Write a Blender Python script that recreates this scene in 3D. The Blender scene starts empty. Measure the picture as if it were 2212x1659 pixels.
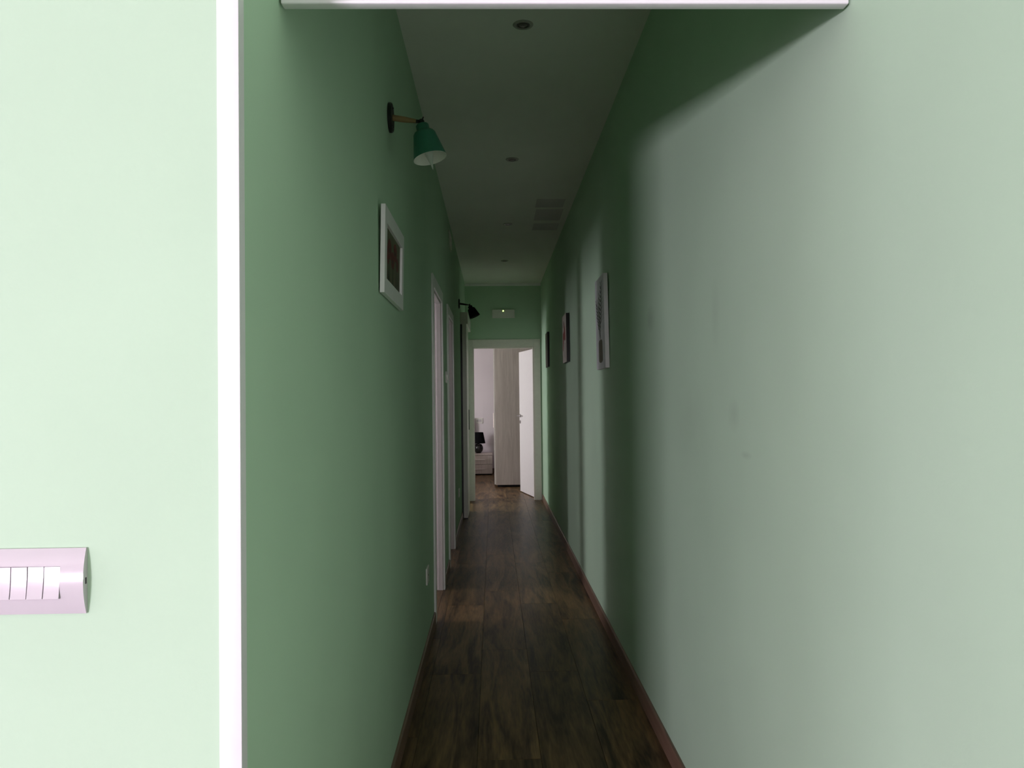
import bpy, bmesh, math, random
from mathutils import Vector, Matrix

random.seed(7)
SC = bpy.context.scene
COL = SC.collection

# ------------------------------------------------------------------ camera
EYE = Vector((0.0, 0.0, 1.34016))
FWD = Vector((0.02319665, 0.99955269, 0.0188771))
RGT = Vector((0.99967279, -0.02298754, -0.01122008))
UPV = Vector((0.01078112, -0.01913119, 0.99975885))
cam_data = bpy.data.cameras.new('camera')
cam_data.sensor_fit = 'HORIZONTAL'
cam_data.sensor_width = 36.0
cam_data.lens = 1729.206 / 2212.0 * 36.0
cam_data.clip_start = 0.02
cam = bpy.data.objects.new('camera', cam_data)
M = Matrix.Identity(4)
for i in range(3):
    M[i][0], M[i][1], M[i][2], M[i][3] = RGT[i], UPV[i], -FWD[i], EYE[i]
cam.matrix_world = M
COL.objects.link(cam)
SC.camera = cam

# ------------------------------------------------------------------ exposure, world
SC.view_settings.view_transform = 'Standard'
SC.view_settings.look = 'None'
SC.view_settings.gamma = 1.0
SC.view_settings.use_curve_mapping = False
SC.view_settings.exposure = 0.0
SC.cycles.max_bounces = 16
SC.cycles.diffuse_bounces = 10
SC.cycles.glossy_bounces = 6
SC.cycles.use_denoising = True
SC.cycles.sample_clamp_indirect = 4.0

world = bpy.data.worlds.new('overcast_sky')
SC.world = world
world.use_nodes = True
bg = world.node_tree.nodes['Background']
bg.inputs[0].default_value = (0.75, 0.85, 1.0, 1)
bg.inputs[1].default_value = 0.25

# ------------------------------------------------------------------ daylight in the windows
def window_light(name, loc, rot, sx, sy, watts, col):
    l = bpy.data.lights.new(name, 'AREA')
    l.shape = 'RECTANGLE'
    l.size, l.size_y = sx, sy
    l.energy = watts
    l.color = col
    o = bpy.data.objects.new(name, l)
    o.location = loc
    o.rotation_euler = rot
    COL.objects.link(o)
    return o

PI = math.pi
EAST = (0, -PI / 2, 0)           # a lamp that shines towards +X
NORTH = (PI / 2, 0, 0)           # a lamp that shines towards +Y
WIN = {  # number: (wall, centre along wall, width, z0, z1)
    1: ('back', -4.28, 1.52, 0.05, 0.66),
    2: ('left', 5.42, 0.80, 0.60, 2.20),
    3: ('left', 7.75, 0.50, 0.60, 2.20),
    4: ('left', 9.88, 0.96, 0.60, 2.20),
    5: ('left', 11.60, 1.30, 0.90, 2.10),
    6: ('back', 0.12, 0.92, 1.88, 2.60),  # unseen; shaped to light canvas and frame edges but not the end wall
    7: ('room', -0.70, 2.60, 0.40, 1.60),  # unseen window added to brighten the near part of the right wall
}
BACK_Y, LEFT_X, ROOM_X = -7.0, -3.5, -6.3
POWER = {1: 780.0, 2: 38.0, 3: 21.0, 4: 66.0, 5: 84.0, 6: 70.0, 7: 84.0}
TINT = {1: (1.0, 0.855, 1.03), 2: (0.97, 0.93, 1.0), 3: (0.98, 0.92, 1.0), 4: (0.97, 0.97, 1.0), 5: (1.0, 0.91, 0.97),
        6: (1.0, 0.88, 0.98), 7: (0.98, 0.885, 1.04)}
SIDE_X = {'left': LEFT_X, 'room': ROOM_X}
for n, (side, c, w, z0, z1) in WIN.items():
    if side == 'back':
        window_light('daylight', (c, BACK_Y - 0.03, (z0 + z1) / 2), NORTH, w, z1 - z0, POWER[n], TINT[n])
    else:
        window_light('daylight', (SIDE_X[side] - 0.03, c, (z0 + z1) / 2), EAST, z1 - z0, w, POWER[n], TINT[n])

# ------------------------------------------------------------------ materials
def new_mat(name):
    m = bpy.data.materials.new(name)
    m.use_nodes = True
    nt = m.node_tree
    return m, nt, nt.nodes['Principled BSDF']

def flat(name, col, rough=0.5, metal=0.0, spec=0.5, var=0.04, scale=30.0, bump=0.0, coat=0.0):
    m, nt, b = new_mat(name)
    tc = nt.nodes.new('ShaderNodeTexCoord')
    nz = nt.nodes.new('ShaderNodeTexNoise')
    nz.inputs['Scale'].default_value = scale
    nz.inputs['Detail'].default_value = 4
    nt.links.new(tc.outputs['Object'], nz.inputs['Vector'])
    cr = nt.nodes.new('ShaderNodeValToRGB')
    cr.color_ramp.elements[0].position = 0.3
    cr.color_ramp.elements[1].position = 0.7
    cr.color_ramp.elements[0].color = tuple(c * (1 - var) for c in col) + (1,)
    cr.color_ramp.elements[1].color = tuple(min(1, c * (1 + var)) for c in col) + (1,)
    nt.links.new(nz.outputs['Fac'], cr.inputs['Fac'])
    nt.links.new(cr.outputs['Color'], b.inputs['Base Color'])
    b.inputs['Roughness'].default_value = rough
    b.inputs['Metallic'].default_value = metal
    b.inputs['Specular IOR Level'].default_value = spec
    b.inputs['Coat Weight'].default_value = coat
    if bump:
        bp = nt.nodes.new('ShaderNodeBump')
        bp.inputs['Strength'].default_value = bump
        bp.inputs['Distance'].default_value = 0.002
        nt.links.new(nz.outputs['Fac'], bp.inputs['Height'])
        nt.links.new(bp.outputs['Normal'], b.inputs['Normal'])
    return m

def wall_paint(name, col):
    m, nt, b = new_mat(name)
    tc = nt.nodes.new('ShaderNodeTexCoord')
    big = nt.nodes.new('ShaderNodeTexNoise')
    big.inputs['Scale'].default_value = 1.3
    big.inputs['Detail'].default_value = 3
    nt.links.new(tc.outputs['Object'], big.inputs['Vector'])
    cr = nt.nodes.new('ShaderNodeValToRGB')
    cr.color_ramp.elements[0].position = 0.35
    cr.color_ramp.elements[1].position = 0.65
    cr.color_ramp.elements[0].color = tuple(c * 0.97 for c in col) + (1,)
    cr.color_ramp.elements[1].color = tuple(c * 1.03 for c in col) + (1,)
    nt.links.new(big.outputs['Fac'], cr.inputs['Fac'])
    nt.links.new(cr.outputs['Color'], b.inputs['Base Color'])
    b.inputs['Roughness'].default_value = 0.75
    b.inputs['Specular IOR Level'].default_value = 0.02
    fine = nt.nodes.new('ShaderNodeTexNoise')
    fine.inputs['Scale'].default_value = 220
    fine.inputs['Detail'].default_value = 3
    nt.links.new(tc.outputs['Object'], fine.inputs['Vector'])
    bp = nt.nodes.new('ShaderNodeBump')
    bp.inputs['Strength'].default_value = 0.12
    bp.inputs['Distance'].default_value = 0.001
    nt.links.new(fine.outputs['Fac'], bp.inputs['Height'])
    nt.links.new(bp.outputs['Normal'], b.inputs['Normal'])
    return m

def scuffed(name, col, spots):
    m = wall_paint(name, col)
    nt = m.node_tree; L = nt.links.new; N = nt.nodes.new
    b = nt.nodes['Principled BSDF']
    src = b.inputs['Base Color'].links[0].from_socket
    tc = N('ShaderNodeTexCoord')
    warp = N('ShaderNodeTexNoise'); warp.inputs['Scale'].default_value = 9; warp.inputs['Detail'].default_value = 5
    L(tc.outputs['Object'], warp.inputs['Vector'])
    total = None
    for (p, r, k) in spots:
        d = N('ShaderNodeVectorMath'); d.operation = 'SUBTRACT'; d.inputs[1].default_value = p
        L(tc.outputs['Object'], d.inputs[0])
        sc_ = N('ShaderNodeVectorMath'); sc_.operation = 'MULTIPLY'; sc_.inputs[1].default_value = (1 / r[0], 1 / r[0], 1 / r[1])
        L(d.outputs[0], sc_.inputs[0])
        ln = N('ShaderNodeVectorMath'); ln.operation = 'LENGTH'; L(sc_.outputs[0], ln.inputs[0])
        mr = N('ShaderNodeMapRange'); mr.inputs['From Min'].default_value = 1.0; mr.inputs['From Max'].default_value = 0.2
        mr.inputs['To Min'].default_value = 0.0; mr.inputs['To Max'].default_value = k
        L(ln.outputs['Value'], mr.inputs['Value'])
        if total is None: total = mr.outputs[0]
        else:
            ad = N('ShaderNodeMath'); ad.operation = 'ADD'; L(total, ad.inputs[0]); L(mr.outputs[0], ad.inputs[1]); total = ad.outputs[0]
    ml = N('ShaderNodeMath'); ml.operation = 'MULTIPLY'; L(total, ml.inputs[0]); L(warp.outputs['Fac'], ml.inputs[1])
    mx = N('ShaderNodeMix'); mx.data_type = 'RGBA'; mx.inputs['B'].default_value = (0.20, 0.22, 0.19, 1)
    L(ml.outputs[0], mx.inputs['Factor']); L(src, mx.inputs['A']); L(mx.outputs['Result'], b.inputs['Base Color'])
    return m

def wood(name, dark, light, stretch=(9, 0.9, 9), rough=0.4, spec=0.5, plank=False, knots=0.0, contrast=(0.3, 0.72)):
    m, nt, b = new_mat(name)
    L = nt.links.new
    tc = nt.nodes.new('ShaderNodeTexCoord')
    inf = nt.nodes.new('ShaderNodeObjectInfo')
    mul = nt.nodes.new('ShaderNodeVectorMath'); mul.operation = 'SCALE'
    cmb = nt.nodes.new('ShaderNodeCombineXYZ')
    L(inf.outputs['Random'], cmb.inputs[0]); L(inf.outputs['Random'], cmb.inputs[1]); L(inf.outputs['Random'], cmb.inputs[2])
    L(cmb.outputs[0], mul.inputs[0]); mul.inputs['Scale'].default_value = 37.0
    add = nt.nodes.new('ShaderNodeVectorMath'); add.operation = 'ADD'
    L(tc.outputs['Object'], add.inputs[0]); L(mul.outputs[0], add.inputs[1])
    mp = nt.nodes.new('ShaderNodeMapping'); mp.inputs['Scale'].default_value = stretch
    L(add.outputs[0], mp.inputs['Vector'])
    wav = nt.nodes.new('ShaderNodeTexNoise')
    wav.inputs['Scale'].default_value = 1.0; wav.inputs['Detail'].default_value = 3; wav.inputs['Distortion'].default_value = 1.6
    L(mp.outputs[0], wav.inputs['Vector'])
    fine = nt.nodes.new('ShaderNodeTexNoise')
    fine.inputs['Scale'].default_value = 9.0; fine.inputs['Detail'].default_value = 5
    L(mp.outputs[0], fine.inputs['Vector'])
    mix = nt.nodes.new('ShaderNodeMix'); mix.data_type = 'FLOAT'
    mix.inputs[0].default_value = 0.32
    L(wav.outputs['Fac'], mix.inputs[2]); L(fine.outputs['Fac'], mix.inputs[3])
    cr = nt.nodes.new('ShaderNodeValToRGB')
    cr.color_ramp.elements[0].position, cr.color_ramp.elements[1].position = contrast
    cr.color_ramp.elements[0].color = tuple(dark) + (1,)
    cr.color_ramp.elements[1].color = tuple(light) + (1,)
    L(mix.outputs[0], cr.inputs['Fac'])
    col = cr.outputs['Color']
    if plank:
        hsv = nt.nodes.new('ShaderNodeHueSaturation')
        mr = nt.nodes.new('ShaderNodeMapRange')
        mr.inputs['To Min'].default_value = 0.8; mr.inputs['To Max'].default_value = 1.25
        L(inf.outputs['Random'], mr.inputs['Value']); L(mr.outputs[0], hsv.inputs['Value'])
        L(col, hsv.inputs['Color']); col = hsv.outputs['Color']
    L(col, b.inputs['Base Color'])
    b.inputs['Roughness'].default_value = rough
    b.inputs['Specular IOR Level'].default_value = spec
    bp = nt.nodes.new('ShaderNodeBump'); bp.inputs['Strength'].default_value = 0.15; bp.inputs['Distance'].default_value = 0.001
    L(fine.outputs['Fac'], bp.inputs['Height']); L(bp.outputs['Normal'], b.inputs['Normal'])
    return m

def glass_mat(name, col=(1, 1, 1), rough=0.0):
    m, nt, b = new_mat(name)
    b.inputs['Base Color'].default_value = tuple(col) + (1,)
    b.inputs['Roughness'].default_value = rough
    b.inputs['Transmission Weight'].default_value = 1.0
    b.inputs['IOR'].default_value = 1.45
    return m

def emit(name, col, k):
    m, nt, b = new_mat(name)
    b.inputs['Base Color'].default_value = tuple(col) + (1,)
    b.inputs['Emission Color'].default_value = tuple(col) + (1,)
    b.inputs['Emission Strength'].default_value = k
    return m

GREEN = wall_paint('sage_green_paint', (0.448, 0.598, 0.450))
SCUFFED = scuffed('scuffed_sage_green_paint', (0.448, 0.598, 0.450),
                  [((0.642, 2.13, 1.29), (0.06, 0.05), 0.38), ((0.642, 3.24, 1.66), (0.10, 0.06), 0.35), ((0.642, 2.29, 1.58), (0.05, 0.12), 0.2),
                   ((0.642, 2.03, 1.19), (0.05, 0.012), 0.35), ((0.642, 2.6, 1.25), (0.3, 0.2), 0.16)])
LILAC = wall_paint('lilac_white_paint', (0.74, 0.68, 0.71))
CEIL = wall_paint('ceiling_white_paint', (0.76, 0.76, 0.71))
PATCH = wall_paint('patched_plaster', (0.58, 0.55, 0.55))
WHITE = flat('white_lacquer', (0.82, 0.80, 0.80), 0.35, var=0.02)
EDGE = flat('white_profile', (0.77, 0.745, 0.77), 0.3, var=0.015)
DOORW = flat('offwhite_door_lacquer', (0.58, 0.545, 0.53), 0.4, var=0.02)
CREAM = flat('offwhite_foil', (0.74, 0.70, 0.65), 0.4, var=0.03)
PLASTIC = flat('glossy_white_plastic', (0.52, 0.485, 0.51), 0.14, var=0.01)
DULLPL = flat('white_plastic', (0.74, 0.72, 0.68), 0.35, var=0.02)
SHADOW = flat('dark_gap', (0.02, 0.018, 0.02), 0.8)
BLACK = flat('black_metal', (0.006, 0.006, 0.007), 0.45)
BLACKCLOTH = flat('black_fabric', (0.004, 0.004, 0.005), 0.9, scale=200, bump=0.3, spec=0.1)
BLACKCER = flat('black_ceramic', (0.010, 0.008, 0.008), 0.25)
TEAL = flat('teal_enamel', (0.045, 0.21, 0.145), 0.4, var=0.05, scale=60)
SHADEIN = flat('white_enamel', (0.80, 0.80, 0.74), 0.4)
BULB = glass_mat('bulb_glass', (0.93, 0.95, 0.93), 0.35)
BULB.node_tree.nodes['Principled BSDF'].inputs['Transmission Weight'].default_value = 0.55
GLASS = glass_mat('window_glass')
CHROME = flat('satin_chrome', (0.5, 0.48, 0.48), 0.25, metal=1.0)
GREYMETAL = flat('grey_spot_metal', (0.34, 0.34, 0.30), 0.45)
SPOTDARK = flat('dark_spot_reflector', (0.07, 0.07, 0.055), 0.3)
FLOORW = wood('brown_laminate', (0.028, 0.015, 0.007), (0.21, 0.125, 0.055), (11, 1.1, 11), 0.38, 0.2, plank=True, contrast=(0.36, 0.66))
SLAB = flat('floor_underlay', (0.05, 0.035, 0.025), 0.7)
SKIRT = wood('brown_skirting', (0.135, 0.078, 0.052), (0.25, 0.15, 0.105), (30, 1.2, 30), 0.4)
ARMW = wood('light_oak', (0.23, 0.14, 0.065), (0.42, 0.27, 0.13), (4, 60, 60), 0.45)
ASH = wood('pale_ash_laminate', (0.46, 0.385, 0.36), (0.66, 0.57, 0.54), (26, 26, 1.4), 0.5)
ASHEDGE = flat('pale_edge_band', (0.80, 0.73, 0.70), 0.4)
LED = emit('green_led', (0.60, 1.0, 0.16), 9.0)
FABRIC = flat('grey_bed_fabric', (0.30, 0.28, 0.30), 0.9, scale=150, bump=0.3)
LINEN = flat('white_linen', (0.7, 0.68, 0.7), 0.9, scale=80, bump=0.2)
LINENW = flat('white_canvas_edge', (0.85, 0.81, 0.84), 0.7, var=0.03)
# prints
def ink(name, c): return flat(name, c, 0.6, var=0.08, scale=25)
P_PALE = ink('print_pale_grey', (0.66, 0.66, 0.70))
P_LEAF = ink('print_leaf_green', (0.008, 0.022, 0.009))
P_LEAF2 = ink('print_leaf_light', (0.05, 0.085, 0.035))
P_VASE = ink('print_olive_vase', (0.085, 0.068, 0.035))
P_WHITE = ink('print_warm_white', (0.48, 0.43, 0.38))
P_RED = ink('print_dark_red', (0.20, 0.022, 0.016))
P_RED2 = ink('print_poppy_red', (0.11, 0.012, 0.010))
P_OLIVE = ink('print_olive', (0.10, 0.10, 0.055))
P_DARK = ink('print_dark_stems', (0.022, 0.022, 0.012))
P_TAN = ink('print_tan_stems', (0.27, 0.22, 0.14))
P_BROWN = ink('print_brown', (0.12, 0.085, 0.062))
P_BROWN2 = ink('print_deep_brown', (0.06, 0.042, 0.032))

# ------------------------------------------------------------------ mesh helpers
class MB:
    def __init__(self):
        self.bm = bmesh.new()
        self.mi = 0
    def _new(self, fn):
        n = len(self.bm.faces)
        r = fn()
        self.bm.faces.ensure_lookup_table()
        for f in self.bm.faces[n:]:
            f.material_index = self.mi
        return r
    def box(self, x0, x1, y0, y1, z0, z1, bev=0.0, seg=1):
        def go():
            t = bmesh.new()
            r = bmesh.ops.create_cube(t, size=1.0)
            for v in t.verts:
                v.co = Vector(((x0 + x1) / 2 + v.co.x * (x1 - x0), (y0 + y1) / 2 + v.co.y * (y1 - y0), (z0 + z1) / 2 + v.co.z * (z1 - z0)))
            if bev:
                bmesh.ops.bevel(t, geom=list(t.edges), offset=bev, segments=seg, profile=0.5, affect='EDGES')
            me = bpy.data.meshes.new('tmp'); t.to_mesh(me); t.free()
            self.bm.from_mesh(me); bpy.data.meshes.remove(me)
        self._new(go); return self
    def poly(self, pts):
        def go():
            self.bm.faces.new([self.bm.verts.new(p) for p in pts])
        self._new(go); return self
    def lathe(self, prof, org=(0, 0, 0), axis=(0, 0, 1), n=32, cap0=False, cap1=False, close=False):
        a = Vector(axis).normalized()
        u = a.orthogonal().normalized(); w = a.cross(u)
        o = Vector(org)
        def go():
            rings = []
            for r, h in prof:
                rings.append([self.bm.verts.new(o + a * h + (u * math.cos(2 * PI * k / n) + w * math.sin(2 * PI * k / n)) * r) for k in range(n)])
            for i in range(len(rings) - 1):
                for k in range(n):
                    self.bm.faces.new([rings[i][k], rings[i][(k + 1) % n], rings[i + 1][(k + 1) % n], rings[i + 1][k]])
            if close:
                for k in range(n):
                    self.bm.faces.new([rings[-1][k], rings[-1][(k + 1) % n], rings[0][(k + 1) % n], rings[0][k]])
            if cap0: self.bm.faces.new(list(reversed(rings[0])))
            if cap1: self.bm.faces.new(rings[-1])
        self._new(go); return self
    def ball(self, c, r, seg=16, squash=(1, 1, 1)):
        def go():
            bmesh.ops.create_uvsphere(self.bm, u_segments=seg, v_segments=max(6, seg // 2), radius=1.0,
                                      matrix=Matrix.Translation(Vector(c)) @ Matrix.Diagonal((r * squash[0], r * squash[1], r * squash[2], 1)))
        self._new(go); return self
    def extrude(self, pts2d, fn, t):
        """closed outline pts2d -> 3D by fn(a, b, depth)"""
        def go():
            A = [self.bm.verts.new(fn(a, b, 0)) for a, b in pts2d]
            B = [self.bm.verts.new(fn(a, b, t)) for a, b in pts2d]
            n = len(pts2d)
            self.bm.faces.new(A); self.bm.faces.new(list(reversed(B)))
            for i in range(n):
                self.bm.faces.new([A[i], B[i], B[(i + 1) % n], A[(i + 1) % n]])
        self._new(go); return self
    def m(self, i):
        self.mi = i; return self
    def obj(self, name, mats, parent=None, smooth=False, loc=None, angle=0.6):
        bmesh.ops.recalc_face_normals(self.bm, faces=list(self.bm.faces))
        me = bpy.data.meshes.new(name)
        if loc is not None:
            bmesh.ops.translate(self.bm, verts=list(self.bm.verts), vec=-Vector(loc))
        self.bm.to_mesh(me); self.bm.free()
        for mt in (mats if isinstance(mats, (list, tuple)) else [mats]):
            me.materials.append(mt)
        if smooth:
            me.polygons.foreach_set('use_smooth', [True] * len(me.polygons))
            me.set_sharp_from_angle(angle=angle)
        o = bpy.data.objects.new(name, me)
        COL.objects.link(o)
        if parent is not None:
            o.parent = parent
            base = Vector((0, 0, 0)); q = parent
            while q is not None:
                base += q.location; q = q.parent
            o.location = (Vector(loc) if loc is not None else Vector((0, 0, 0))) - base
        elif loc is not None:
            o.location = loc
        return o

def tag(o, label=None, cat=None, group=None, kind=None):
    if label: o['label'] = label
    if cat: o['category'] = cat
    if group: o['group'] = group
    if kind: o['kind'] = kind
    return o

def empty(name, loc, label=None, cat=None, group=None, kind=None):
    o = bpy.data.objects.new(name, None)
    o.empty_display_size = 0.05
    COL.objects.link(o)
    o.location = loc
    return tag(o, label, cat, group, kind)

def struct(o, label, cat):
    return tag(o, label, cat, kind='structure')

# ------------------------------------------------------------------ main sizes
XL, XR = -0.368, 0.642
YF = 1.169            # face of the wall with the light switches
YE = 10.625           # end of the corridor
ZC = 2.88
WT = 0.12             # wall thickness
XLB = XL - WT
D1 = (4.886, 5.680)   # first side door, clear opening
D2 = (6.455, 7.225)   # second side door
D3 = (9.62, 10.35)    # opening behind the sliding door
ZD = 2.03             # door head

# ------------------------------------------------------------------ shell
struct(MB().box(-6.5, 1.8, -7.2, 15.0, -0.12, -0.008).obj('floor', SLAB), 'brown wood laminate floor running down the corridor into the bedroom', 'floor')
FLOOR = bpy.data.objects['floor']
struct(MB().box(-6.5, 1.8, -7.2, 15.0, ZC, ZC + 0.1).obj('ceiling', CEIL), 'white ceiling over the narrow green corridor', 'ceiling')

b = MB()
segs = [(YF, D1[0] - 0.02, 0), (D1[0] - 0.02, D1[1] + 0.02, ZD + 0.02), (D1[1] + 0.02, D2[0] - 0.02, 0), (D2[0] - 0.02, D2[1] + 0.02, ZD + 0.02),
        (D2[1] + 0.02, D3[0], 0), (D3[0], D3[1], 2.10), (D3[1], YE, 0)]
for y0, y1, z0 in segs:
    b.box(XLB, XL, y0, y1, z0, ZC)
struct(b.obj('wall_left', GREEN), 'green left corridor wall with doorways, a picture and two lamps', 'wall')
struct(MB().box(ROOM_X, XLB, YF, YF + WT, 0, ZC).obj('wall_front_left', GREEN), 'pale green wall with light switches facing the camera at far left', 'wall')
struct(MB().box(XR, XR + WT, BACK_Y, YE, 0, ZC).obj('wall_right', SCUFFED), 'long pale green right wall with three canvases', 'wall')
EX0, EX1, EZ = -0.274, 0.543, 2.035       # end doorway
EB = YE + 0.16
b = MB()
b.box(-3.5, EX0 - 0.02, YE, EB, 0, ZC); b.box(EX1 + 0.02, 1.6, YE, EB, 0, ZC); b.box(EX0 - 0.02, EX1 + 0.02, YE, EB, EZ + 0.02, ZC)
struct(b.obj('wall_end', GREEN), 'green end wall above the bedroom doorway', 'wall')
# rooms that the photograph only shows through their light
def outer_wall(name, mat, lo, hi, wins, wall_x, label):
    b = MB(); cur = lo
    for c, w, z0, z1 in wins:
        a0, a1 = c - w / 2, c + w / 2
        for (p, q, u, v) in ((cur, a0, 0, ZC), (a0, a1, 0, z0), (a0, a1, z1, ZC)):
            if wall_x is not None: b.box(wall_x - 0.12, wall_x, p, q, u, v)
            else: b.box(p, q, BACK_Y - 0.12, BACK_Y, u, v)
        cur = a1
    if wall_x is not None: b.box(wall_x - 0.12, wall_x, cur, hi, 0, ZC)
    else: b.box(cur, hi, BACK_Y - 0.12, BACK_Y, 0, ZC)
    return struct(b.obj(name, mat), label, 'wall')
outer_wall('wall_outer', LILAC, YF + WT, 14.8, [WIN[i][1:] for i in (2, 3, 4, 5)], LEFT_X, 'outer wall with the windows of the side rooms, out of view')
outer_wall('wall_room_left', LILAC, BACK_Y - 0.12, YF + WT, [WIN[7][1:]], ROOM_X, 'side wall of the bright room behind the camera')
outer_wall('wall_back', LILAC, ROOM_X, XR + WT, [WIN[i][1:] for i in (1, 6)], None, 'wall with the windows behind the camera')
struct(MB().box(LEFT_X, XLB, 4.10, 4.20, 0, ZC).obj('wall_partition_first', LILAC), 'partition before the first side room', 'wall')
struct(MB().box(LEFT_X, XLB, 6.05, 6.15, 0, ZC).obj('wall_partition_second', LILAC), 'partition between the two side rooms', 'wall')
struct(MB().box(LEFT_X, XLB, 8.70, 8.80, 0, ZC).obj('wall_partition_third', LILAC), 'partition before the sliding door room', 'wall')
YB = 14.72
struct(MB().box(LEFT_X, 1.72, YB, YB + 0.1, 0, ZC).obj('wall_bedroom_back', LILAC), 'lilac white bedroom wall behind the bedside table', 'wall')
struct(MB().box(1.6, 1.72, EB, YB, 0, ZC).obj('wall_bedroom_right', LILAC), 'bedroom side wall hidden behind the wardrobe', 'wall')

# unseen windows of those rooms; the side one behind the camera is added
for n, (side, c, w, z0, z1) in WIN.items():
    t = 0.045
    loc = (c, BACK_Y - 0.06, z0) if side == 'back' else (SIDE_X[side] - 0.06, c, z0)
    e = empty('window_%d' % n, loc, 'unseen window of a room outside the view, placed for its light', 'window', kind='structure')
    def wb(m, a0, a1, d0, d1, u, v):
        if side == 'back': m.box(a0, a1, BACK_Y - d1, BACK_Y - d0, u, v)
        else: m.box(SIDE_X[side] - d1, SIDE_X[side] - d0, a0, a1, u, v)
    m = MB()
    wb(m, c - w / 2, c - w / 2 + t, 0.05, 0.11, z0, z1); wb(m, c + w / 2 - t, c + w / 2, 0.05, 0.11, z0, z1)
    wb(m, c - w / 2 + t, c + w / 2 - t, 0.05, 0.11, z0, z0 + t); wb(m, c - w / 2 + t, c + w / 2 - t, 0.05, 0.11, z1 - t, z1)
    m.obj('window_frame', WHITE, e)
    m = MB(); wb(m, c - w / 2 + t, c + w / 2 - t, 0.078, 0.084, z0 + t, z1 - t); m.obj('pane', GLASS, e)

# hanging header panel and its white edge profile, corner profile
YH0, YH1, ZH = 1.3925, 1.4135, 2.0345
struct(MB().box(XL, XR, YH0 + 0.002, YH1 - 0.002, ZH + 0.012, ZC).obj('wall_header', GREEN), 'thin green header panel across the corridor entrance', 'wall')
b = MB()
b.box(XL + 0.004, XR - 0.004, YH0 - 0.001, YH1 + 0.001, ZH, ZH + 0.012, bev=0.003, seg=3)
struct(b.obj('trim_1', EDGE, smooth=True), 'white edge profile under the header panel', 'trim')
b = MB()
b.box(XL - 0.030, XL + 0.002, YF - 0.0035, YF, 0, ZC, bev=0.0012, seg=2)
b.box(XL, XL + 0.002, YF, YF + 0.022, 0, ZC)
struct(b.obj('trim_2', EDGE, smooth=True), 'tall white corner profile between switch wall and corridor', 'trim')
struct(MB().box(XL, XR, YE - 0.018, YE, ZC - 0.034, ZC, bev=0.004, seg=2).obj('trim_3', WHITE), 'white cornice strip on top of the end wall', 'trim')

# baseboards
def skirt_profile(b, x_wall, sgn, y0, y1, h=0.075, t=0.0115):
    pr = [(0, 0), (t, 0), (t, h - 0.007), (t - 0.002, h - 0.002), (t - 0.006, h), (0, h)]
    b.extrude(pr, lambda a, z, d: Vector((x_wall + sgn * a, y0 + d, z)), y1 - y0)
b = MB(); skirt_profile(b, XR, -1, BACK_Y, YE); struct(b.obj('baseboard_right', SKIRT), 'reddish brown skirting board along the right wall', 'baseboard')
b = MB()
for y0, y1 in ((YF + 0.023, 4.81), (5.756, 6.379), (7.301, D3[0]), (D3[1], YE)):
    skirt_profile(b, XL, 1, y0, y1)
struct(b.obj('baseboard_left', SKIRT), 'brown skirting board pieces along the left wall', 'baseboard')
b = MB()
b.extrude([(0, 0), (0.0115, 0), (0.0115, 0.07), (0.006, 0.075), (0, 0.075)], lambda a, z, d: Vector((ROOM_X + d, YF - a, z)), -ROOM_X - 0.40)
struct(b.obj('baseboard_front_left', SKIRT), 'skirting board below the switch wall', 'baseboard')
b = MB()
b.extrude([(0, 0), (0.0115, 0), (0.0115, 0.07), (0.006, 0.075), (0, 0.075)], lambda a, z, d: Vector((-3.3 + d, YB - a, z)), 4.8)
struct(b.obj('baseboard_bedroom', SKIRT), 'skirting board along the bedroom back wall', 'baseboard')

# floor planks, each one a part of the floor
PL, G = 1.31, 0.0005
plank_mesh = {}
def plank(x0, x1, y0, y1):
    w, l = round(x1 - x0, 4), round(y1 - y0, 4)
    key = (w, l)
    if key not in plank_mesh:
        t = MB(); hw, hl, c = w / 2 - G, l / 2 - G, 0.0006
        bm = t.bm
        ring = lambda ex, z: [bm.verts.new((sx * (hw - ex), sy * (hl - ex), z)) for sx, sy in ((-1, -1), (1, -1), (1, 1), (-1, 1))]
        lo, mid, top = ring(0, -0.008), ring(0, -c), ring(c, 0)
        for A, B in ((lo, mid), (mid, top)):
            for k in range(4):
                bm.faces.new([A[k], A[(k + 1) % 4], B[(k + 1) % 4], B[k]])
        bm.faces.new(top)
        me = bpy.data.meshes.new('plank'); bm.to_mesh(me); bm.free(); me.materials.append(FLOORW)
        plank_mesh[key] = me
    o = bpy.data.objects.new('plank', plank_mesh[key])
    o.location = ((x0 + x1) / 2, (y0 + y1) / 2, 0)
    COL.objects.link(o); o.parent = FLOOR
cols = [-0.313 + 0.2377 * k for k in range(-4, 9)]
offs = {-1: 0.60, 0: 5.25, 1: 5.624, 2: 5.266, 3: 0.95}
def lay(x0, x1, y0, y1, k):
    off = offs.get(k, random.uniform(0, PL)) % PL
    ys = [y0]; y = off - PL
    while y < y1 - 0.05:
        if y > y0 + 0.05: ys.append(y)
        y += PL
    ys.append(y1)
    for a, c in zip(ys, ys[1:]): plank(x0, x1, a, c)
for k in range(-4, 8):
    x0, x1 = cols[k + 4], cols[k + 5]
    c0, c1 = max(x0, XL), min(x1, XR)
    if c1 - c0 > 0.01: lay(c0, c1, -0.4, YE, k)
    d0, d1 = max(x0, EX0), min(x1, EX1)
    if d1 - d0 > 0.01: lay(d0, d1, YE, EB, k)
    d0, d1 = max(x0, -1.26), min(x1, 1.55)
    if d1 - d0 > 0.01: lay(d0, d1, EB, YB, k)
for k in range(-4, 0):                      # thresholds under the side doors
    for (y0, y1) in (D1, D2, D3):
        d0, d1 = max(cols[k + 4], -0.9), min(cols[k + 5], XL)
        if d1 - d0 > 0.01: plank(d0, d1, y0, y1)

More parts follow.
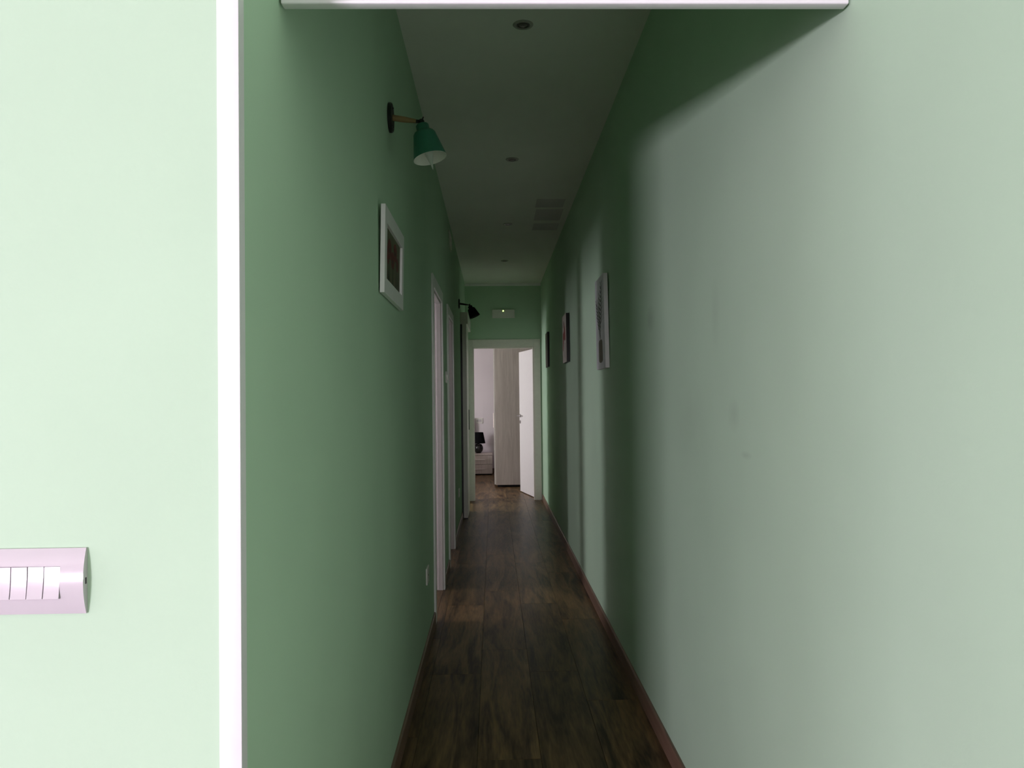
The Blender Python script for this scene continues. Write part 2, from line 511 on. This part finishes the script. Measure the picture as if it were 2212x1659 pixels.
# ------------------------------------------------------------------ door frames on the left wall
def side_door(n, y0, y1, label):
    e = empty('door_%d' % n, (XL, y0, 0), label, 'door frame', kind='structure')
    cw, ct = 0.076, 0.012
    for a, c in ((y0 - cw, y0), (y1, y1 + cw)):
        MB().box(XL, XL + ct, a, c, 0, ZD + cw, bev=0.0015).obj('casing', WHITE, e)
    MB().box(XL, XL + ct, y0, y1, ZD, ZD + cw, bev=0.0015).obj('head_casing', WHITE, e)
    for a, c, s in ((y0 - 0.018, y0, 1), (y1, y1 + 0.018, -1)):
        m = MB(); m.box(XLB - 0.012, XL, a, c, 0, ZD)
        m.obj('jamb', DOORW, e)
        q = c if s > 0 else a
        MB().box(XL - 0.035, XL - 0.001, min(q, q + s * 0.011), max(q, q + s * 0.011), 0, ZD, bev=0.002).obj('door_stop', DOORW, e)
    MB().box(XLB - 0.012, XL, y0 - 0.018, y1 + 0.018, ZD + 0.0005, ZD + 0.018).obj('head_jamb', DOORW, e)
    MB().box(XL - 0.035, XL - 0.001, y0 + 0.012, y1 - 0.012, ZD - 0.011, ZD, bev=0.002).obj('head_stop', DOORW, e)
    return e
side_door(1, *D1, 'nearest white door frame in the left corridor wall')
side_door(2, *D2, 'second white door frame in the left wall, beside the small wall switch')

# end doorway with open leaf
e = empty('door_3', ((EX0 + EX1) / 2, YE, 0), 'white door frame at the corridor end with its leaf open into the bedroom', 'door')
tag(e, kind='structure')
cw, ct = 0.083, 0.012
MB().box(EX0 - cw, EX0, YE - ct, YE, 0, EZ + 0.10, bev=0.0015).obj('casing', CREAM, e)
MB().box(EX1, EX1 + cw, YE - ct, YE, 0, EZ + 0.10, bev=0.0015).obj('casing', CREAM, e)
MB().box(EX0, EX1, YE - ct, YE, EZ, EZ + 0.10, bev=0.0015).obj('head_casing', CREAM, e)
for x0, x1, s in ((EX0 - 0.018, EX0, 1), (EX1, EX1 + 0.018, -1)):
    MB().box(x0, x1, YE, EB + 0.01, 0, EZ).obj('jamb', CREAM, e)
    q = x1 if s > 0 else x0
    MB().box(min(q, q + s * 0.018), max(q, q + s * 0.018), YE + 0.004, YE + 0.055, 0, EZ, bev=0.002).obj('door_stop', CREAM, e)
MB().box(EX0 - 0.018, EX1 + 0.018, YE, EB + 0.01, EZ + 0.0005, EZ + 0.018).obj('head_jamb', CREAM, e)
MB().box(EX0 + 0.019, EX1 - 0.019, YE + 0.004, YE + 0.055, EZ - 0.018, EZ, bev=0.002).obj('head_stop', CREAM, e)
# leaf: hinge at right, swung about 78 degrees into the bedroom
hinge = Vector((0.533, 10.86, 0)); free = Vector((0.374, 11.62, 0))
dv = (free - hinge).normalized(); nv = Vector((-dv.y, dv.x, 0))      # nv points to the left (visible face side)
LW = (free - hinge).length
def leafpt(a, d, z): return hinge + dv * a + nv * d + Vector((0, 0, z))
m = MB()
m.extrude([(0, 0), (LW, 0), (LW, -0.04), (0, -0.04)], lambda a, d, t: leafpt(a, d, 0.012 + t), EZ - 0.030)
leaf = m.obj('door_leaf', WHITE, e)
m = MB()
c = leafpt(LW - 0.055, 0, 1.10)
m.lathe([(0.026, 0), (0.026, 0.006), (0.012, 0.008), (0.010, 0.045)], c, nv, 20, cap0=True, cap1=True)
m.box(-0.001, 0.001, -0.001, 0.001, -0.001, 0.001)
lv = [(0.004, 0.038), (-0.115, 0.040), (-0.115, 0.052), (0.004, 0.054)]
m.extrude(lv, lambda a, d, t: leafpt(LW - 0.055 + a, d, 1.091 + t), 0.018)
for v in [v for v in m.bm.verts if v.co.length < 0.01]: m.bm.verts.remove(v)
m.obj('door_handle', CHROME, leaf, smooth=True)
m = MB(); m.lathe([(0.024, 0), (0.024, 0.006), (0.004, 0.007)], leafpt(LW - 0.055, 0, 1.01), nv, 20, cap0=True, cap1=True)
m.obj('key_escutcheon', CHROME, leaf, smooth=True)
m = MB()
m.extrude([(0, 0), (0.003, 0), (0.003, -0.024), (0, -0.024)], lambda a, d, t: leafpt(LW + a, d - 0.008, 0.96 + t), 0.20)
m.obj('lock_plate', CHROME, leaf)

# ------------------------------------------------------------------ sliding door on the left near the end
s = empty('sliding_door', (XL, 9.03, 0), 'white sliding door panel hanging from a boxed rail on left wall', 'sliding door')
m = MB().box(XL, -0.283, 9.03, 10.12, 2.193, 2.329, bev=0.003, seg=2); m.obj('rail_cover', CREAM, s)
MB().box(-0.347, -0.300, 9.03, 9.66, 0.012, 2.20, bev=0.002).obj('door_panel', CREAM, s)
m = MB(); m.box(-0.302, -0.292, 9.585, 9.610, 0.98, 1.22, bev=0.003, seg=2)
m.obj('recessed_handle', BLACK, s)
MB().box(-0.3675, -0.3475, 9.034, 9.06, 0.006, 2.192).obj('gap_shade_strip', BLACK, s)  # black strip standing in for the shade in the gap behind the panel
MB().box(-0.358, -0.335, 9.06, 9.64, 2.202, 2.215).obj('rail', GREYMETAL, s)
m = MB(); m.box(-0.34, -0.305, 9.035, 9.09, 0.0, 0.012)
m.obj('floor_guide', BLACK, s)
dr = empty('door_4', (XL, D3[0], 0), 'white lining of the opening behind the sliding door', 'door frame', kind='structure')
MB().box(XLB, XL, D3[0], D3[0] + 0.015, 0, 2.085).obj('jamb', WHITE, dr)
MB().box(XLB, XL, D3[1] - 0.015, D3[1], 0, 2.085).obj('jamb', WHITE, dr)
MB().box(XLB, XL, D3[0], D3[1], 2.085, 2.10).obj('head_jamb', WHITE, dr)

# ------------------------------------------------------------------ light switch plate in the foreground
PX1, PZ0, PZ1 = -0.586, 1.0405, 1.134
PXW = 0.1585; PX0 = PX1 - PXW
sw = empty('light_switch', ((PX0 + PX1) / 2, YF, PZ0), 'glossy white four-key light switch plate on the pale wall at far left', 'light switch')
def arc_depth(z):                      # the plate bulges in its vertical profile
    u = (z - PZ0) / (PZ1 - PZ0) * 2 - 1
    return 0.0035 + 0.0095 * (1 - u * u)
OX0, OX1, OZ0, OZ1 = PX0 + 0.033, PX1 - 0.033, 1.0636, 1.1095     # opening for the keys
m = MB()
N = 28
zs = [PZ0 + (PZ1 - PZ0) * i / N for i in range(N + 1)]
zs = sorted(zs + [OZ0, OZ1])
def strip(x0, x1, za, zb):
    zz = [z for z in zs if za - 1e-6 <= z <= zb + 1e-6]
    rows = [[(x0, YF - arc_depth(z), z), (x1, YF - arc_depth(z), z)] for z in zz]
    for A, B in zip(rows, rows[1:]): m.poly([A[0], A[1], B[1], B[0]])
strip(PX0, OX0, PZ0, PZ1); strip(OX1, PX1, PZ0, PZ1); strip(OX0, OX1, PZ0, OZ0); strip(OX0, OX1, OZ1, PZ1)
for x in (PX0, PX1):                   # side cheeks
    m.poly([(x, YF - arc_depth(z), z) for z in zs] + [(x, YF, PZ1), (x, YF, PZ0)])
for z in (PZ0, PZ1):
    m.poly([(PX0, YF, z), (PX1, YF, z), (PX1, YF - arc_depth(z), z), (PX0, YF - arc_depth(z), z)])
for x in (OX0, OX1):
    zz = [z for z in zs if OZ0 - 1e-6 <= z <= OZ1 + 1e-6]
    m.poly([(x, YF - arc_depth(z), z) for z in zz] + [(x, YF - 0.002, OZ1), (x, YF - 0.002, OZ0)])
for z in (OZ0, OZ1):
    m.poly([(OX0, YF - 0.002, z), (OX1, YF - 0.002, z), (OX1, YF - arc_depth(z), z), (OX0, YF - arc_depth(z), z)])
bmesh.ops.remove_doubles(m.bm, verts=list(m.bm.verts), dist=1e-5)
m.obj('cover_plate', PLASTIC, sw, smooth=True, angle=0.5)
MB().box(OX0, OX1, YF - 0.003, YF, OZ0, OZ1).obj('back_box', SHADOW, sw)
def rocker(x0, x1, tilt):
    g = 0.0007
    zm = (OZ0 + OZ1) / 2
    prof = []
    for i in range(9):
        z = OZ0 + g + (OZ1 - OZ0 - 2 * g) * i / 8
        u = (z - zm) / (OZ1 - OZ0) * 2
        d = 0.0126 - 0.0010 * (1 - u * u) - tilt * u
        prof.append((YF - d, z))
    pts = prof + [(YF - 0.003, OZ1 - g), (YF - 0.003, OZ0 + g)]
    k = MB()
    k.extrude(pts, lambda a, z, t: Vector((x0 + g + t, a, z)), x1 - x0 - 2 * g)
    return k.obj('rocker_key', PLASTIC, sw, smooth=True, angle=0.4)
kw = (OX1 - OX0) / 4
for i, tl in enumerate((0.0022, 0.0020, 0.0026, 0.0023)):
    rocker(OX0 + kw * i, OX0 + kw * (i + 1), tl)
MB().box(PX1, PX1 + 0.0004, YF - 0.0065, YF - 0.0035, 1.083, 1.092).obj('release_slot', SHADOW, sw)

# ------------------------------------------------------------------ wall lamps
def sconce(y, z, shade_mat, in_mat, arm_mat, label, tilt_x, tilt_y, bulb=True):
    c = empty('wall_lamp', (XL, y, z), label, 'lamp', 'wall lamps on the left corridor wall')
    m = MB(); m.lathe([(0.0525, 0.0), (0.053, 0.005), (0.0525, 0.011), (0.049, 0.014)], (XL, y, z), (1, 0, 0), 40, cap0=True, cap1=True)
    for k in (0, 1):
        m.ball((XL + 0.014, y, z + (0.034 if k else -0.034)), 0.0045, 10)
    m.obj('wall_plate', BLACK, c, smooth=True)
    a0 = Vector((XL + 0.012, y, z)); a1 = Vector((XL + 0.098, y, z - 0.013))
    d = (a1 - a0)
    m = MB(); m.lathe([(0.0112, 0), (0.0108, d.length * 0.5), (0.0072, d.length)], a0, d, 20, cap0=True, cap1=True)
    m.obj('arm', arm_mat, c, smooth=True)
    j = Vector((XL + 0.117, y, z - 0.016))
    m = MB(); m.lathe([(0.0065, 0), (0.0065, 0.016)], a1, (1, 0, -0.12), 14, cap0=True, cap1=True)
    m.ball(j, 0.0118, 16)
    m.lathe([(0.0028, 0.0), (0.0024, 0.020)], j, (0.45, -0.2, 1), 10, cap0=True, cap1=True)
    m.obj('swivel_joint', BLACK, c, smooth=True)
    ax = Vector((tilt_x, tilt_y, -1)).normalized()
    top = j + ax * 0.010
    m = MB()
    m.lathe([(0.006, -0.004), (0.020, 0.000), (0.0235, 0.004), (0.0240, 0.023), (0.0265, 0.026), (0.0360, 0.031), (0.0405, 0.038),
             (0.0440, 0.055), (0.0605, 0.128), (0.0610, 0.130)], top, ax, 48, cap0=True)
    sh = m.obj('lamp_shade', shade_mat, c, smooth=True, angle=0.9)
    m = MB()
    m.lathe([(0.0610, 0.130), (0.0595, 0.1302), (0.0430, 0.056), (0.0390, 0.040), (0.0330, 0.034), (0.014, 0.033)], top, ax, 48, cap1=True)
    m.obj('shade_lining', in_mat, sh, smooth=True, angle=0.9)
    m = MB(); m.lathe([(0.013, 0.033), (0.013, 0.066)], top, ax, 20, cap1=True); m.obj('bulb_socket', SHADEIN, c, smooth=True)
    if bulb:
        m = MB(); m.lathe([(0.010, 0.066), (0.0145, 0.082), (0.0165, 0.098), (0.0150, 0.116), (0.0095, 0.136), (0.0048, 0.152), (0.0022, 0.170), (0.0008, 0.174)],
                          top, ax, 24, cap0=True, cap1=True)
        m.obj('candle_bulb', BULB, c, smooth=True, angle=1.2)
    return c
sconce(2.890, 2.364, TEAL, SHADEIN, ARMW, 'teal green wall lamp with an oak arm above the framed poppy picture', 0.235, -0.09)
sconce(8.66, 2.379, BLACKCLOTH, BLACK, BLACK, 'black wall lamp with a tilted shade above the sliding door rail', 0.46, -0.02, bulb=False)

# ------------------------------------------------------------------ framed picture on the left wall
fy0, fy1, fz0, fz1 = 2.585, 3.125, 1.690, 1.977
fr = empty('picture_frame', (XL, (fy0 + fy1) / 2, fz0), 'white framed picture of red poppies on the left wall below the teal lamp', 'picture')
def fx(d, z):                     # leans out at the top
    return XL + 0.005 + 0.006 * (z - fz0) / (fz1 - fz0) + d
def fbox(m, y0, y1, z0, z1, d0, d1):
    P = [Vector((fx(d, z), y, z)) for d in (d0, d1) for y in (y0, y1) for z in (z0, z1)]
    for q in ((0, 1, 3, 2), (4, 6, 7, 5), (0, 4, 5, 1), (2, 3, 7, 6), (0, 2, 6, 4), (1, 5, 7, 3)):
        m.poly([P[i] for i in q])
fw = 0.052
m = MB()
for a in ((fy0, fy1, fz0, fz0 + fw), (fy0, fy1, fz1 - fw, fz1), (fy0, fy0 + fw, fz0 + fw, fz1 - fw), (fy1 - fw, fy1, fz0 + fw, fz1 - fw)):
    fbox(m, *a, 0.0, 0.0145)
m.obj('frame', WHITE, fr)
m = MB()
y0, y1, z0, z1 = fy0 + fw, fy1 - fw, fz0 + fw, fz1 - fw
DP = 0.0052
fbox(m, y0 - 0.004, y1 + 0.004, z0 - 0.004, z1 + 0.004, 0.001, DP)
W_, H_ = y1 - y0, z1 - z0
def fp(a, b, k): return Vector((fx(DP + k, z0 + b * H_), y0 + a * W_, z0 + b * H_))
rng = random.Random(3)
layer = 0.0002
for i in range(46):                        # stems and grass
    a = rng.uniform(0.02, 0.97); wd = rng.uniform(0.006, 0.02); hgt = rng.uniform(0.35, 0.75)
    ln = rng.uniform(-0.05, 0.05)
    m.m(1 if rng.random() < 0.65 else 2)
    m.poly([fp(max(0, a - wd / 2), 0.0, layer), fp(min(1, a + wd / 2), 0.0, layer), fp(min(1, max(0, a + ln)), hgt, layer)])
    layer += 0.00001
for (a, bb, ra, rb) in ((0.12, 0.56, 0.09, 0.16), (0.30, 0.66, 0.10, 0.20), (0.50, 0.52, 0.11, 0.17), (0.66, 0.74, 0.10, 0.18), (0.22, 0.44, 0.06, 0.09), (0.80, 0.55, 0.08, 0.14)):
    m.m(3)
    m.poly([fp(a + ra * math.cos(t) * (1 + 0.15 * math.sin(3 * t)), bb + rb * math.sin(t), layer) for t in [2 * PI * k / 18 for k in range(18)]])
    layer += 0.00002
    m.m(1)
    m.poly([fp(a + ra * 0.3 * math.cos(t), bb - 0.02 + rb * 0.25 * math.sin(t), layer) for t in [2 * PI * k / 10 for k in range(10)]])
    layer += 0.00002
m.obj('print', [P_OLIVE, P_DARK, P_TAN, P_RED2], fr)

# ------------------------------------------------------------------ canvases on the right wall
def canvas(y0, y1, z0, z1, t, gap_top, side_mat, bgmat, mats, draw, label, cat_group):
    c = empty('wall_canvas', (XR, (y0 + y1) / 2, z0), label, 'picture', cat_group)
    def cx(d, z): return XR - 0.002 - gap_top * (z - z0) / (z1 - z0) - d
    m = MB()
    P = [Vector((cx(d, z), y, z)) for d in (0, t) for y in (y0, y1) for z in (z0, z1)]
    for q in ((0, 1, 3, 2), (4, 6, 7, 5), (0, 4, 5, 1), (2, 3, 7, 6), (0, 2, 6, 4), (1, 5, 7, 3)):
        m.poly([P[i] for i in q])
    bmesh.ops.remove_doubles(m.bm, verts=list(m.bm.verts), dist=1e-6)
    m.obj('stretcher', side_mat, c)
    m = MB(); lay_ = [0.0003]
    def cp(a, b):          # a: 0 near edge .. 1 far edge, b: 0 bottom .. 1 top
        z = z0 + b * (z1 - z0)
        return Vector((cx(t + lay_[0], z), y0 + a * (y1 - y0), z))
    m.poly([cp(0, 0), cp(1, 0), cp(1, 1), cp(0, 1)])
    lay_[0] += 0.0002
    draw(m, cp, lay_)
    m.obj('print', [bgmat] + mats, c)
    return c
def draw_palm(m, cp, L):
    # vase
    m.m(3); vc, va, vb, vt = 0.48, 0.215, 0.075, 0.315
    pts = []
    for k in range(13): pts.append((vc + va * math.sin(PI * (k / 12 - 0.5)), vb - 0.03 * math.cos(PI * (k / 12 - 0.5)) + 0.02))
    pts += [(vc + va * 0.97, vt - 0.025), (vc + va * 0.7, vt), (vc - va * 0.7, vt), (vc - va * 0.97, vt - 0.025)]
    m.poly([cp(a, b) for a, b in pts]); L[0] += 0.0001
    def frond(a0, b0, a1, b1, bend, n, ln, wd, mi):
        m.m(mi)
        prev = None
        for i in range(n + 1):
            t = i / n
            a = a0 + (a1 - a0) * t + bend * math.sin(PI * t * 0.9); b = b0 + (b1 - b0) * t
            if prev:
                m.poly([cp(prev[0] - 0.022, prev[1]), cp(prev[0] + 0.022, prev[1]), cp(a + 0.016, b), cp(a - 0.016, b)])
            prev = (a, b)
            if t > 0.25:
                s = ln * (1 - 0.6 * abs(t - 0.55) / 0.55)
                for sg in (-1, 1):
                    tipa, tipb = min(0.97, max(0.03, a + sg * s)), b + 0.050
                    m.poly([cp(a, b - 0.004), cp((a + tipa) / 2, (b + tipb) / 2 - wd), cp(tipa, tipb), cp((a + tipa) / 2, (b + tipb) / 2 + wd)])
                    L[0] += 0.000005
    frond(0.50, 0.31, 0.30, 0.90, -0.03, 13, 0.20, 0.0135, 1)
    frond(0.50, 0.31, 0.84, 0.74, -0.02, 11, 0.22, 0.0125, 1)
    frond(0.50, 0.31, 0.55, 0.80, 0.03, 10, 0.12, 0.009, 2)
canvas(4.385, 4.752, 1.508, 2.030, 0.0225, 0.0065, LINENW, P_PALE, [P_LEAF, P_LEAF2, P_VASE], draw_palm,
       'nearest canvas on the right wall, palm fronds in an olive vase', 'canvases on the right wall')
def draw_red(m, cp, L):
    m.m(1)
    m.poly([cp(a, b) for a, b in ((0.40, 0.90), (0.46, 0.86), (0.30, 0.70), (0.20, 0.55), (0.22, 0.47), (0.42, 0.45), (0.60, 0.50), (0.78, 0.24), (0.90, 0.28), (0.85, 0.50), (0.82, 0.62), (0.58, 0.66), (0.52, 0.84))])
    L[0] += 0.0002; m.m(2)
    m.poly([cp(a, b) for a, b in ((0.66, 0.88), (0.76, 0.90), (0.82, 0.75), (0.72, 0.74))])
    m.poly([cp(a, b) for a, b in ((0.30, 0.40), (0.36, 0.41), (0.42, 0.10), (0.36, 0.08))])
canvas(6.655, 7.030, 1.648, 2.055, 0.027, 0.002, BLACK, P_WHITE, [P_RED, P_BROWN], draw_red,
       'white canvas with a dark red figure and black sides, middle of the right wall', 'canvases on the right wall')
def draw_brown(m, cp, L):
    for k in range(5):
        m.m(1 + k % 2)
        a = 0.08 + 0.18 * k
        m.poly([cp(a, 0.04), cp(a + 0.09, 0.04), cp(a + 0.07, 0.96), cp(a + 0.02, 0.96)])
canvas(9.06, 9.40, 1.705, 2.100, 0.022, 0.001, BLACK, P_BROWN, [P_BROWN2, P_TAN], draw_brown,
       'small dark brown canvas on the right wall beside the end door', 'canvases on the right wall')

# ------------------------------------------------------------------ ceiling spots
spot_labels = ['recessed ceiling spotlight nearest the header panel', 'second recessed ceiling spotlight, beyond the nearest one',
               'third recessed ceiling spotlight, beside the grey ceiling patches', 'farthest recessed ceiling spotlight, close to the end wall']
def make_spot(loc):
    x, y, z = loc
    e = empty('ceiling_spotlight', loc, spot_labels[0], 'spotlight', 'recessed spotlights along the corridor ceiling')
    m = MB(); m.lathe([(0.042, 0), (0.042, 0.002), (0.039, 0.005), (0.030, 0.0055), (0.028, 0.0015)], loc, (0, 0, -1), 40); m.obj('trim_ring', GREYMETAL, e, smooth=True)
    m = MB(); m.lathe([(0.027, 0.0), (0.0265, 0.0045), (0.0235, 0.0045), (0.022, 0.001), (0.002, 0.0005)], loc, (0, 0, -1), 32, cap1=True); m.obj('swivel_ring', SPOTDARK, e, smooth=True)
    m = MB(); m.lathe([(0.018, 0.001), (0.017, 0.004), (0.008, 0.0055), (0.002, 0.006)], loc, (0, 0, -1), 24, cap1=True); m.obj('lamp_lens', SPOTDARK, e, smooth=True)
    return e
sp0 = make_spot((0.138, 3.262, ZC))
for (x, y), lb in zip(((0.136, 5.11), (0.141, 7.01), (0.139, 8.87)), spot_labels[1:]):
    r = sp0.copy(); COL.objects.link(r); r.location = (x, y, ZC); r['label'] = lb
    for ch in list(sp0.children):
        d = ch.copy(); COL.objects.link(d); d.parent = r

# grey patches on the ceiling
for (x0, x1, y0, y1), lb in zip(((0.350, 0.572, 6.14, 6.40), (0.362, 0.585, 6.47, 6.87), (0.367, 0.592, 7.00, 7.27)),
                                ('nearest grey repair patch on the ceiling near the right wall', 'middle grey repair patch on the ceiling near the right wall, the longest of them',
                                 'farthest grey repair patch on the ceiling near the right wall')):
    tag(MB().box(x0, x1, y0, y1, ZC - 0.0015, ZC).obj('ceiling_patch', PATCH, loc=((x0 + x1) / 2, (y0 + y1) / 2, ZC)), lb, 'patch', 'grey patches on the ceiling')

# ------------------------------------------------------------------ emergency light, vent, sockets
el = empty('emergency_light', (0.143, YE, 2.418), 'white emergency light with a glowing green dot above the end door', 'emergency light')
MB().box(-0.007, 0.293, YE - 0.020, YE, 2.418, 2.532, bev=0.004, seg=2).obj('housing', DULLPL, el)
MB().box(0.006, 0.280, YE - 0.0215, YE - 0.0195, 2.430, 2.500, bev=0.001).obj('diffuser', DULLPL, el)
m = MB(); m.ball((0.140, YE - 0.021, 2.512), 0.007, 12, (1, 0.5, 1)); m.obj('indicator_led', LED, el, smooth=True)

v = empty('wall_vent', (XL, 6.91, 2.65), 'pale green air vent high on the left wall above the second door', 'vent')
MB().box(XL, XL + 0.010, 6.74, 7.08, 2.645, 2.780, bev=0.002).obj('vent_frame', flat('green_grey_vent', (0.50, 0.58, 0.47), 0.5), v)
for k in range(6):
    z = 2.662 + k * 0.019
    MB().box(XL + 0.010, XL + 0.014, 6.755, 7.065, z, z + 0.010).obj('slat', CREAM, v)

def wall_plate(name, y, z, w, h, label, cat, kind):
    e = empty(name, (XL, y, z - h / 2), label, cat)
    MB().box(XL, XL + 0.009, y - w / 2, y + w / 2, z - h / 2, z + h / 2, bev=0.003, seg=2).obj('cover_plate', DULLPL, e)
    if kind == 'socket':
        for k in (-1, 0, 1):
            m = MB(); m.lathe([(0.0042, 0), (0.0042, 0.0004)], (XL + 0.0089, y + k * 0.013, z), (1, 0, 0), 12, cap0=True, cap1=True); m.obj('pin_hole', SHADOW, e)
    else:
        for k in (-1, 0, 1):
            MB().box(XL + 0.009, XL + 0.0125, y + k * 0.024 - 0.011, y + k * 0.024 + 0.011, z - 0.022, z + 0.022, bev=0.001).obj('rocker_key', PLASTIC, e)
    return e
wall_plate('wall_socket', 4.31, 0.405, 0.118, 0.088, 'white wall socket low on the left wall before the nearest door frame', 'socket', 'socket')
wall_plate('wall_socket', 8.21, 0.39, 0.118, 0.082, 'white wall socket low on the left wall before the sliding door', 'socket', 'socket')
wall_plate('wall_switch', 6.17, 1.515, 0.118, 0.088, 'small white switch plate between the two side door frames', 'light switch', 'switch')

# ------------------------------------------------------------------ bedroom furniture seen through the end door
w = empty('wardrobe', (0.30, 13.0, 0), 'tall pale ash wardrobe beyond the end door', 'wardrobe')
MB().box(0.022, 0.600, 12.205, 13.9, 0.035, 2.62, bev=0.004, seg=2).obj('carcass', ASH, w)
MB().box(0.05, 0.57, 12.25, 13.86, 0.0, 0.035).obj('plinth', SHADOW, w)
for a, c in ((12.207, 12.768), (12.772, 13.33), (13.334, 13.896)):
    dd = MB().box(0.002, 0.0205, a, c, 0.045, 2.612, bev=0.001).obj('wardrobe_door', ASHEDGE, w)
    MB().box(-0.012, 0.002, c - 0.075, c - 0.055, 0.89, 1.105, bev=0.003).obj('door_handle', ASHEDGE, dd)

n = empty('bedside_table', (-0.257, 14.40, 0), 'pale ash bedside table with two drawers under a black lamp', 'bedside table')
nx0, nx1, ny0, ny1 = -0.483, -0.033, 14.235, 14.60
m = MB(); m.box(nx0, nx1, ny0 - 0.015, ny1, 0.350, 0.377, bev=0.003)
m.obj('table_top', ASH, n)
MB().box(nx0 + 0.004, nx1 - 0.004, ny0 + 0.004, ny1 - 0.004, 0.02, 0.350).obj('carcass', ASH, n)
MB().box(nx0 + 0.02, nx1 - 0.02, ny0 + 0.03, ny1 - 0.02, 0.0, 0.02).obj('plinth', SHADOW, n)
for z0, z1 in ((0.024, 0.184), (0.191, 0.343)):
    d = MB().box(nx0 + 0.002, nx1 - 0.002, ny0 - 0.014, ny0 + 0.004, z0, z1, bev=0.002).obj('drawer', ASH, n)
    hb = MB(); hz = z0 + 0.078
    hb.box(-0.355, -0.161, ny0 - 0.040, ny0 - 0.030, hz, hz + 0.011, bev=0.003, seg=2)
    for x in (-0.335, -0.181): hb.box(x - 0.005, x + 0.005, ny0 - 0.031, ny0 - 0.013, hz + 0.002, hz + 0.009)
    hb.obj('bar_handle', ASHEDGE, d)

l = empty('table_lamp', (-0.281, 14.42, 0.377), 'black table lamp with a round studded base on the bedside table', 'lamp')
m = MB()
prof = [(0.045, 0.0), (0.047, 0.006)] + [(max(0.014, 0.080 * math.sqrt(max(0, 1 - ((h - 0.088) / 0.090) ** 2))), h) for h in [0.018 + 0.145 * i / 16 for i in range(17)]] + [(0.012, 0.170), (0.012, 0.20)]
m.lathe(prof, l.location, (0, 0, 1), 32, cap0=True, cap1=True); m.obj('lamp_base', BLACKCER, l, smooth=True, angle=1.0)
m = MB()
for i in range(1, 9):
    h = 0.018 + 0.145 * i / 9; r = 0.080 * math.sqrt(max(0, 1 - ((h - 0.088) / 0.090) ** 2))
    for k in range(16):
        t = 2 * PI * (k + 0.5 * (i % 2)) / 16
        m.ball((l.location.x + r * math.cos(t), l.location.y + r * math.sin(t), l.location.z + h), 0.0062, 6)
st = m.obj('studs', BLACKCER, l, smooth=True); st['kind'] = 'stuff'
m = MB(); m.lathe([(0.126, 0.176), (0.088, 0.372), (0.0865, 0.372), (0.1245, 0.176)], l.location, (0, 0, 1), 40, close=True)
m.obj('lamp_shade', BLACKCLOTH, l, smooth=True)

ps = empty('wall_socket', (-0.269, YB, 0.90), 'white socket plate on the bedroom wall above the black table lamp', 'socket')
MB().box(-0.338, -0.200, YB - 0.010, YB, 0.900, 1.000, bev=0.003, seg=2).obj('cover_plate', DULLPL, ps)
for k in (-1, 0, 1):
    MB().box(-0.269 + k * 0.030 - 0.012, -0.269 + k * 0.030 + 0.012, YB - 0.0125, YB - 0.0095, 0.928, 0.972, bev=0.001).obj('module', PLASTIC, ps)

bd = empty('bed', (-1.25, 13.6, 0), 'bed with a grey headboard edge showing left of the bedside table', 'bed')
MB().box(-2.15, -0.352, YB - 0.085, YB - 0.020, 0.0, 1.005, bev=0.01, seg=2).obj('headboard', FABRIC, bd)
MB().box(-2.10, -0.50, 12.65, YB - 0.088, 0.10, 0.30, bev=0.01).obj('bed_base', FABRIC, bd)
MB().box(-2.08, -0.52, 12.68, YB - 0.09, 0.30, 0.50, bev=0.03, seg=3).obj('mattress', LINEN, bd)
for x in (-2.05, -0.55):
    for y in (12.72, 14.5):
        MB().box(x - 0.025, x + 0.025, y - 0.025, y + 0.025, 0, 0.10).obj('leg', BLACK, bd)
